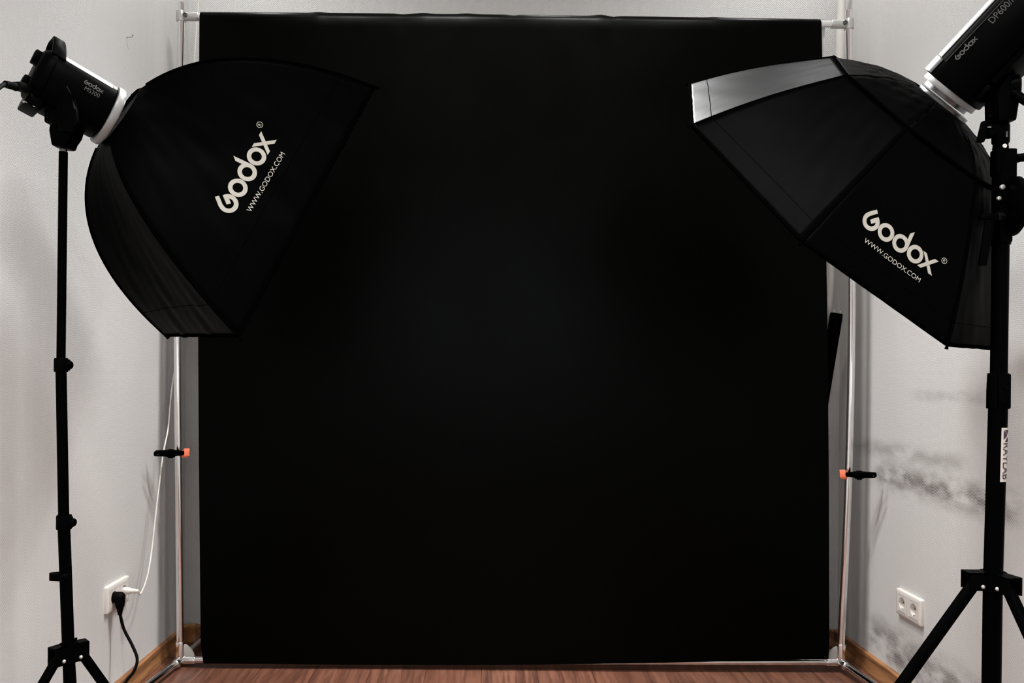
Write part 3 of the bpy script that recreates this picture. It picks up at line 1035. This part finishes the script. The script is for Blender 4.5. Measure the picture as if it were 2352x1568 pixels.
# ================================================================== SOFTBOXES
def ray_plane(px, py, o, n):
    d = P(px, py, 1.0) - EYE
    return EYE + d * ((o - EYE).dot(n) / d.dot(n))

def logo_on(panel_objs, po, pn, g_px, o_px, parent):
    g = ray_plane(*g_px, po, pn)
    e = ray_plane(*o_px, po, pn)
    ax = (e - g) / 3.0
    unit = ax.length
    ay = pn.cross(ax).normalized() * unit
    decal('wordmark', wordmark(), g, ax, ay, pn, panel_objs, M['print'], parent, 'large off-white wordmark')
    decal('web_address', place2d(text_polys('WWW.GODOX.COM'), 0.17, -1.165, 3.75, 0.255), g, ax, ay, pn, panel_objs, M['print'], parent, 'small off-white web address')
    decal('registered_mark', place2d(registered(), 4.59, 0.66, 1, 1), g, ax, ay, pn, panel_objs, M['print'], parent)

# ---- rectangular softbox on the left
DZ = V((0, 0, 0.019))
Cb = V((-0.562, 2.148, 1.397)) + DZ
ab, e1, e2 = V((0.681, 0.561, -0.470)).normalized(), V((-0.387, -0.269, -0.882)), V((-0.622, 0.783, 0.034))
Rb = Cb - ab * 0.406
sb = thing('softbox', Rb, 'black rectangular softbox with white lettering, mounted on the flash near the socket with two plugs', 'softbox')
cor = {'A': (-0.354, -0.25), 'B': (0.35, -0.25), 'C': (0.35, 0.25), 'D': (-0.35, 0.25)}
ctl = {'A': (0.06, 0.72), 'B': (0.05, 0.62), 'C': (0.035, 0.80), 'D': (0.06, 0.78)}
RAD = 0.076
def rib(n, t):
    d = e1 * cor[n][0] + e2 * cor[n][1]
    k = Cb + d
    s = Rb + d.normalized() * RAD
    c = Rb + ab * ctl[n][0] + d * ctl[n][1]
    return s * (1 - t) ** 2 + c * (2 * t * (1 - t)) + k * t * t
def wob(a, b, seed):
    return math.sin(9 * a + 4 * b + seed) * math.sin(5 * b - 2.5 * a + seed * 2.1) + 0.5 * math.sin(17 * a - 9 * b + seed * 1.7)
def side(n, m, s, t, seed):
    p = rib(n, t).lerp(rib(m, t), s)
    q = p - Rb
    ax_ = q.dot(ab)
    rad = q - ab * ax_
    w = max(0.0, 1 - t * 2.2) ** 2
    tgt = max(rad.length, RAD + t * 0.2)
    r2 = rad.length * (1 - w) + tgt * w
    out = rad.normalized()
    sag = -0.020 * math.sin(PI * s) * math.sin(PI * min(1, t * 1.02)) * (1 - w)
    cr = 0.0016 * wob(s * 3, t * 2.2, seed) * min(1, s * 8, (1 - s) * 8) * t
    return Rb + ab * ax_ + out * (r2 + sag + cr)
panels = {}
for n, m, sd_ in (('A', 'B', 1.0), ('B', 'C', 2.6), ('C', 'D', 4.1), ('D', 'A', 5.3)):
    bm = NB(); grid(bm, lambda u, v: side(n, m, u, v, sd_), 36, 36)
    o = obj('side_panel', bm, M['nylon'], sb, 'black panel with off-white lettering' if n == 'A' else None, angle=80, thick=0.0008)
    panels[n] = o
    bm = NB(); tube(bm, [side(n, m, k / 30, 0.875, sd_) + (side(n, m, k / 30, 0.875, sd_) - Cb).normalized() * 0.0004 for k in range(31)], 0.0009, 6)
    obj('stitched_seam', bm, M['binding'], o)
    bm = NB(); tube(bm, [side(n, m, k / 30, 0.995, sd_) for k in range(31)], 0.0046, 10)
    obj('edge_binding', bm, M['binding'], o)
for n in 'ABCD':
    bm = NB(); tube(bm, [rib(n, 0.04 + 0.955 * k / 30) for k in range(31)] + [rib(n, 1.0) + (rib(n, 1) - rib(n, 0.97)).normalized() * 0.008], [0.0036] * 31 + [0.005], 10)
    obj('rib_sleeve', bm, M['binding'], sb)
bm = NB()
def diff(u, v):
    t = 0.885
    a, b, c, d = (rib(k, t) for k in 'ABCD')
    p = a.lerp(b, u).lerp(d.lerp(c, u), v)
    g = Rb + ab * ((p - Rb).dot(ab))
    return g + (p - g) * 0.93
grid(bm, diff, 8, 8)
obj('front_diffuser', bm, M['diffuser'], sb, 'white diffuser cloth', angle=80)
bm = NB(); lathe(bm, Rb + ab * 0.006, ab, [(0, 0.0600), (0, 0.0735), (0.012, 0.0735), (0.012, 0.0600)], 40)
obj('speed_ring', bm, M['blackmetal'], sb)
po, pn = rib('A', 1.0), None
pn = (rib('B', 1.0) - rib('A', 1.0)).cross(rib('A', 0.3).lerp(rib('B', 0.3), 0.5) - rib('A', 1.0)).normalized()
if pn.y > 0:
    pn = -pn
pm = side('A', 'B', 0.52, 0.66, 1.0)
logo_on([panels['A']], pm, pn, (524.3, 468.8), (588.9, 361.0), panels['A'])

# ---- octagonal softbox on the right
Co = V((0.833, 1.971, 1.392)) + DZ
ao = V((-0.512, 0.540, -0.669)).normalized()
o1, o2 = V((-0.703, 0.185, 0.687)), V((-0.494, -0.821, -0.285))
Ro = Co - ao * 0.303
SH = P(2158, 228, 1.807) - P(2168, 237, 1.807)
ob = thing('softbox', Ro, 'black octagonal softbox with white lettering, lit along one upper panel, above the grease-stained wall', 'softbox')
def dirk(k):
    return o1 * math.cos(k * PI / 4) + o2 * math.sin(k * PI / 4)
FV = [Co + dirk(k) * 0.475 for k in range(8)]
KV = [Ro + SH + ao * 0.0635 + dirk(k) * 0.2349 for k in range(8)]
def orib(k, t):
    k %= 8
    p = KV[k].lerp(FV[k], t)
    return p + dirk(k) * 0.012 * math.sin(PI * t)
def oside(k, s, t, seed):
    p = orib(k, t).lerp(orib(k + 1, t), s)
    out = (dirk(k) + dirk(k + 1)).normalized()
    return p + out * (-0.010 * math.sin(PI * s) * (1 - 0.75 * t) * math.sin(PI * (0.15 + 0.85 * t)) + 0.0008 * wob(s * 2.2, t * 2, seed) * min(1, s * 7, (1 - s) * 7))
RADO = 0.066
def orear(k, s, t, seed):
    a = (k + s) * PI / 4
    ringp = Ro + SH * (1 - t) + ao * 0.004 + (o1 * math.cos(a) + o2 * math.sin(a)) * RADO
    kp = KV[k % 8].lerp(KV[(k + 1) % 8], s)
    p = ringp.lerp(kp, t)
    out = (dirk(k) + dirk(k + 1)).normalized()
    return p - ao * 0.010 * math.sin(PI * t) + (out * 0.4 - ao) * 0.0013 * wob(s * 2, t * 2.5, seed) * math.sin(PI * t)
opan = []
for k in range(8):
    bm = NB(); grid(bm, lambda u, v: oside(k, u, v, 0.7 * k), 22, 30)
    lab = {0: 'lit panel shining grey', 2: 'black panel with off-white lettering'}.get(k)
    o = obj('side_panel', bm, M['nylon'], ob, lab, angle=80, thick=0.0008)
    opan.append(o)
    bm = NB(); tube(bm, [oside(k, j / 24, 0.855, 0.7 * k) + dirk(k + 0.5) * 0.0004 for j in range(25)], 0.0008, 6)
    obj('stitched_seam', bm, M['binding'], o)
    bm = NB(); tube(bm, [oside(k, j / 24, 0.995, 0.7 * k) for j in range(25)], 0.0040, 10)
    obj('edge_binding', bm, M['binding'], o)
    bm = NB(); grid(bm, lambda u, v: orear(k, u, v, 1.3 * k), 14, 18)
    o = obj('rear_panel', bm, M['nylon'], ob, angle=80, thick=0.0008)
    bm = NB(); tube(bm, [orear(k, j / 16, 1.0, 0) - ao * 0.001 for j in range(17)], 0.0030, 8)
    obj('edge_binding', bm, M['binding'], o)
for k in range(8):
    bm = NB(); tube(bm, [orib(k, j / 24) for j in range(25)] + [FV[k] + (FV[k] - orib(k, 0.96)).normalized() * 0.007], [0.0024] * 25 + [0.004], 8)
    obj('rib_sleeve', bm, M['binding'], ob)
bm = NB()
cx_ = Co - ao * 0.035
cv = bm.verts.new(cx_)
vv = [bm.verts.new(Ro.lerp(Co, 0) + (orib(k, 0.86) - Ro) * 0.95) for k in range(8)]
for k in range(8):
    bm.faces.new((cv, vv[k], vv[(k + 1) % 8]))
obj('front_diffuser', bm, M['diffuser'], ob, 'white diffuser cloth', angle=80)
bm = NB(); lathe(bm, Ro - ao * 0.002, ao, [(0, 0.0565), (0, 0.0625), (0.010, 0.0625), (0.010, 0.0565)], 40)
obj('speed_ring', bm, M['silver'], ob)
pa, pb_, pc_ = FV[2], FV[3], KV[2].lerp(KV[3], 0.5)
pn = (pb_ - pa).cross(pc_ - pa).normalized()
if pn.y > 0:
    pn = -pn
logo_on([opan[2]], oside(2, 0.5, 0.6, 1.4), pn, (1999.4, 508.8), (2100.9, 583.9), opan[2])

# ================================================================== FLASH HEADS
class Head:
    def __init__(self, o, a):
        self.o = o
        self.a = a.normalized()
        self.up = (EZ - self.a * EZ.dot(self.a)).normalized()
        s = self.a.cross(self.up).normalized()
        self.s = s if s.y < 0 else -s           # the side towards the camera
    def at(self, t, u=0.0, s=0.0):
        return self.o - self.a * t + self.up * u + self.s * s
    def sec(self, ang, r, e=2.7):
        """point of a rounded-square section; ang from the top towards the camera side"""
        c, s = math.cos(ang), math.sin(ang)
        k = (abs(c) ** e + abs(s) ** e) ** (-1 / e)
        return self.up * (c * k * r) + self.s * (s * k * r)
    def loft(self, bm, prof, n=56, e=2.7):
        rings = []
        for t, r in prof:
            rings.append([bm.verts.new(self.at(t) + self.sec(2 * PI * k / n, r, e)) for k in range(n)])
        for a, b in zip(rings, rings[1:]):
            for k in range(n):
                bm.faces.new((a[k], a[(k + 1) % n], b[(k + 1) % n], b[k]))
        bm.faces.new(rings[0][::-1]); bm.faces.new(rings[-1])
        return bm
    def shell(self, bm, t0, t1, a0, a1, r, e=2.7, th=0.002, n=24):
        """a panel lying on the body between two angles"""
        g = []
        for i in range(n + 1):
            an = math.radians(a0 + (a1 - a0) * i / n)
            lo_, hi_ = self.sec(an, r - th, e), self.sec(an, r + (0 if 0 < i < n else -th * 0.6), e)
            g.append([bm.verts.new(self.at(t0) + lo_), bm.verts.new(self.at(t0) + hi_), bm.verts.new(self.at(t1) + hi_), bm.verts.new(self.at(t1) + lo_)])
        for p, q in zip(g, g[1:]):
            for j in range(4):
                bm.faces.new((p[j], p[(j + 1) % 4], q[(j + 1) % 4], q[j]))
        bm.faces.new(g[0][::-1]); bm.faces.new(g[-1])
        return bm

# ---- left head
hl = Head(P(266, 276, 1.908), V((0.69, 0.585, -0.355)))
fl = thing('studio_flash', hl.at(0.1, -0.08), 'small black studio flash with a silver top panel and carrying handle', 'flash')
RB = 0.0605
bm = NB(); hl.loft(bm, [(0.026, 0.056), (0.030, RB), (0.155, RB), (0.160, RB - 0.002)]); body = obj('body', bm, M['blackplastic'], fl)
bm = NB(); hl.shell(bm, 0.040, 0.150, -62, 50, RB + 0.0022); obj('top_panel', bm, M['silverpaint'], fl, 'silver top panel')
bm = NB(); hl.shell(bm, 0.031, 0.0385, 16, 48, RB + 0.0015); obj('reflector_catch', bm, M['castmetal'], fl)
bm = NB(); lathe(bm, hl.at(0.0255), hl.a, [(0, 0.060), (0, 0.0680), (0.003, 0.0695), (0.013, 0.0695), (0.016, 0.0675), (0.016, 0.055)], 48); obj('front_ring', bm, M['silverpaint'], fl, 'pale silver front ring')
bm = NB(); lathe(bm, hl.at(0.012, 0.0), hl.a, [(0, 0.046), (0, 0.0570), (0.006, 0.0570), (0.0072, 0.0555), (0.0072, 0.046)], 48); obj('mount_ring', bm, M['silver'], fl)
bm = NB()
hl.loft(bm, [(0.156, RB - 0.001), (0.160, RB + 0.002), (0.168, RB + 0.001), (0.182, RB - 0.007), (0.186, RB - 0.014)])
rear = obj('rear_panel', bm, M['blackplastic'], fl)
bm = NB()
box(bm, hl.at(0.161, -0.0655, 0.000), hl.a, hl.s, hl.up, 0.034, 0.074, 0.026, 0.004)
box(bm, hl.at(0.120, -0.0615, 0.004), hl.a, hl.s, hl.up, 0.060, 0.050, 0.014, 0.003)
obj('base_block', bm, M['blackplastic'], fl)
for q in (-0.012, 0.013):
    bm = NB()
    lathe(bm, hl.at(0.166 + q * 0.65, -0.0765, 0.030), -hl.up, [(0, 0.0065), (0.0012, 0.006), (0.0012, 0)], 18)
    obj('jack', bm, M['gusset'], rear)
bm = NB()
box(bm, hl.at(0.186, 0.030, 0.012), hl.a, hl.s, hl.up, 0.024, 0.022, 0.030, 0.003)
obj('umbrella_clamp', bm, M['blackplastic'], fl)
bm = NB()
box(bm, hl.at(0.190, -0.030, 0.010), hl.a, hl.s, hl.up, 0.014, 0.030, 0.024, 0.003)
obj('power_inlet', bm, M['blackplastic'], rear)
# carrying handle: a leaning loop over the rear end
hp = [hl.at(0.158, 0.042, 0.050), hl.at(0.163, 0.064, 0.042), hl.at(0.168, 0.086, 0.022), hl.at(0.168, 0.088, 0.0), hl.at(0.168, 0.086, -0.022), hl.at(0.163, 0.064, -0.042), hl.at(0.158, 0.042, -0.050)]
sp = smooth_path(hp, 5)
bm = NB()
rg = []
for i, p in enumerate(sp):
    d = (sp[min(i + 1, len(sp) - 1)] - sp[max(i - 1, 0)]).normalized()
    b = d.cross(hl.a).normalized()
    rg.append([bm.verts.new(p + hl.a * x * (0.0150 - 0.003 * math.sin(PI * i / (len(sp) - 1))) + b * y * 0.0045) for x, y in ((-1, -0.6), (-0.8, -1), (0.8, -1), (1, -0.6), (1, 0.6), (0.8, 1), (-0.8, 1), (-1, 0.6))])
for a_, b_ in zip(rg, rg[1:]):
    for k in range(8):
        bm.faces.new((a_[k], a_[(k + 1) % 8], b_[(k + 1) % 8], b_[k]))
bm.faces.new(rg[0][::-1]); bm.faces.new(rg[-1])
obj('handle', bm, M['blackplastic'], fl)
# tilting bracket down to the stand
by = LY
bm = NB()
o_ = P(146, 338, by)
poly = [P(x, y, by) - o_ for x, y in ((129, 340), (164, 343), (172, 312), (186, 296), (182, 268), (160, 250), (140, 252), (127, 280), (123, 305))]
prism(bm, o_, EX, EZ, EY, [(p.x, p.z) for p in poly], 0.046, 0.005)
brk = obj('tilt_bracket', bm, M['blackplastic'], fl)
bm = NB()
yy_ = LY - 0.058
o2_ = P(150, 230, yy_)
poly = [P(x, y, yy_) - o2_ for x, y in ((138, 206), (142, 193), (150, 188), (158, 196), (164, 222), (178, 252), (182, 285), (168, 300), (136, 300), (128, 268), (140, 235))]
prism(bm, o2_, EX, EZ, EY, [(p.x, p.z) for p in poly], 0.014, 0.004)
yy2 = LY - 0.036
bx(bm, P(134, 290, LY).x, P(176, 290, LY).x, yy_ - 0.004, LY - 0.018, P(150, 300, LY).z, P(150, 270, LY).z, 0.004)
obj('yoke_arm', bm, M['blackplastic'], brk)
bm = NB()
lathe(bm, P(140, 305, by + 0.005), V((-1, 0.2, 0)), [(0, 0.006), (0.006, 0.012), (0.018, 0.013), (0.020, 0.010), (0.020, 0)], 14)
obj('tilt_knob', bm, M['blackplastic'], brk)

def head_text(hd, body_objs, ang, t_start, width, height, shape, mat, name, parent, r, along=1, label=None):
    """a line of print on the body; along=+1 reads from the rear towards the front"""
    an = math.radians(ang)
    p = hd.at(t_start) + hd.sec(an, r)
    ax = hd.a * along
    tang = hd.sec(an - 0.02, r) - hd.sec(an + 0.02, r)          # towards the top
    ay = tang.normalized()
    n = ax.cross(ay)
    if n.dot(hd.sec(an, 1)) < 0:
        n = -n
    return decal(name, shape, p, ax * width, ay * height, n, body_objs, mat, parent, label, 0.0008)
wm = place2d(wordmark(), 0.5 / 4.87, 0.5 / 4.87, 1 / 4.87, 1 / 4.87)
head_text(hl, [body], 76, 0.097, 0.042, 0.044, wm, M['greyprint'], 'wordmark', body, RB, 1, 'small grey wordmark')
head_text(hl, [body], 88, 0.091, 0.032, 0.0100, text_polys('MS300'), M['greyprint'], 'model_number', body, RB, 1, 'small grey model number')

# ---- right head
hr = Head(P(2166, 229, 1.805), V((-0.512, 0.540, -0.669)))
fr = thing('studio_flash', rat(240), 'large black studio flash with a silver edge rail, cut off by the upper right corner', 'flash')
RR = 0.0665
bm = NB(); hr.loft(bm, [(0.024, RR - 0.004), (0.027, RR), (0.340, RR), (0.350, RR - 0.008)]); bodyr = obj('body', bm, M['blackplastic'], fr)
bm = NB(); hr.shell(bm, 0.026, 0.058, -45, 62, RR + 0.0030); obj('cap_bright_arc', bm, M['rail'], fr, 'silver arc for the bright reflection on the metal cap')  # bright reflection on the metal cap built in as a silver arc, rest black
bm = NB(); hr.shell(bm, 0.060, 0.335, -45, 54, RR + 0.0022); obj('edge_rail', bm, M['rail'], fr, 'brushed silver rail along the top')
bm = NB(); hr.shell(bm, 0.058, 0.335, 67.4, 68.4, RR + 0.0012, n=4); obj('trim_line', bm, M['silver'], fr, 'thin silver line')
bm = NB(); lathe(bm, hr.at(0.0235), hr.a, [(0, 0.055), (0, 0.0640), (0.010, 0.0645), (0.012, 0.0630), (0.012, 0.050)], 48); obj('front_ring', bm, M['silverpaint'], fr, 'pale front ring')
bm = NB(); lathe(bm, hr.at(0.015), hr.a, [(0, 0.044), (0, 0.0535), (0.0125, 0.0535), (0.0125, 0.044)], 48); obj('mount_ring', bm, M['silver'], fr)
bm = NB(); box(bm, hr.at(0.20, -0.0685, 0.0), hr.a, hr.s, hr.up, 0.24, 0.085, 0.012, 0.003); box(bm, hr.at(0.055, -0.068, 0.0), hr.a, hr.s, hr.up, 0.035, 0.075, 0.012, 0.003)
obj('base_rail', bm, M['blackplastic'], fr)
bm = NB()
a_ = P(2298, 284, RY)
poly = [P(x, y, RY) - a_ for x, y in ((2277, 284), (2319, 284), (2320, 230), (2326, 205), (2318, 182), (2298, 180), (2284, 205), (2276, 230))]
prism(bm, a_ + EZ * 0.0, EX, EZ, EY, [(p.x, p.z) for p in poly], 0.050, 0.004)
bk = obj('tilt_bracket', bm, M['blackplastic'], fr)
bm = NB()
c = P(2317, 203, RY - 0.005)
lathe(bm, c, V((0.9, -0.43, 0)), [(0, 0.024), (0.006, 0.026), (0.016, 0.026), (0.020, 0.022), (0.020, 0)], 28)
obj('tilt_disc', bm, M['blackplastic'], bk)
bm = NB()
tube(bm, [P(2328, 214, RY - 0.02), P(2345, 225, RY - 0.035), P(2385, 250, RY - 0.065), P(2410, 268, RY - 0.085)], [0.0105, 0.0090, 0.0085, 0.0095], 16)
obj('tilt_handle', bm, M['blackplastic'], bk)
bm = NB(); ball(bm, P(2275, 268, RY), 0.0055, 12); obj('lock_button', bm, M['blackplastic'], bk)
wmr = place2d(wordmark(), 0.5 / 4.87, 0.5 / 4.87, 1 / 4.87, 1 / 4.87)
head_text(hr, [bodyr], 84, 0.072, 0.052, 0.052, wmr, M['greyprint'], 'wordmark', bodyr, RR, -1, 'small grey wordmark')
head_text(hr, [bodyr], 84, 0.158, 0.056, 0.0150, text_polys('DP600///'), M['greyprint'], 'model_number', bodyr, RR, -1, 'grey model number')
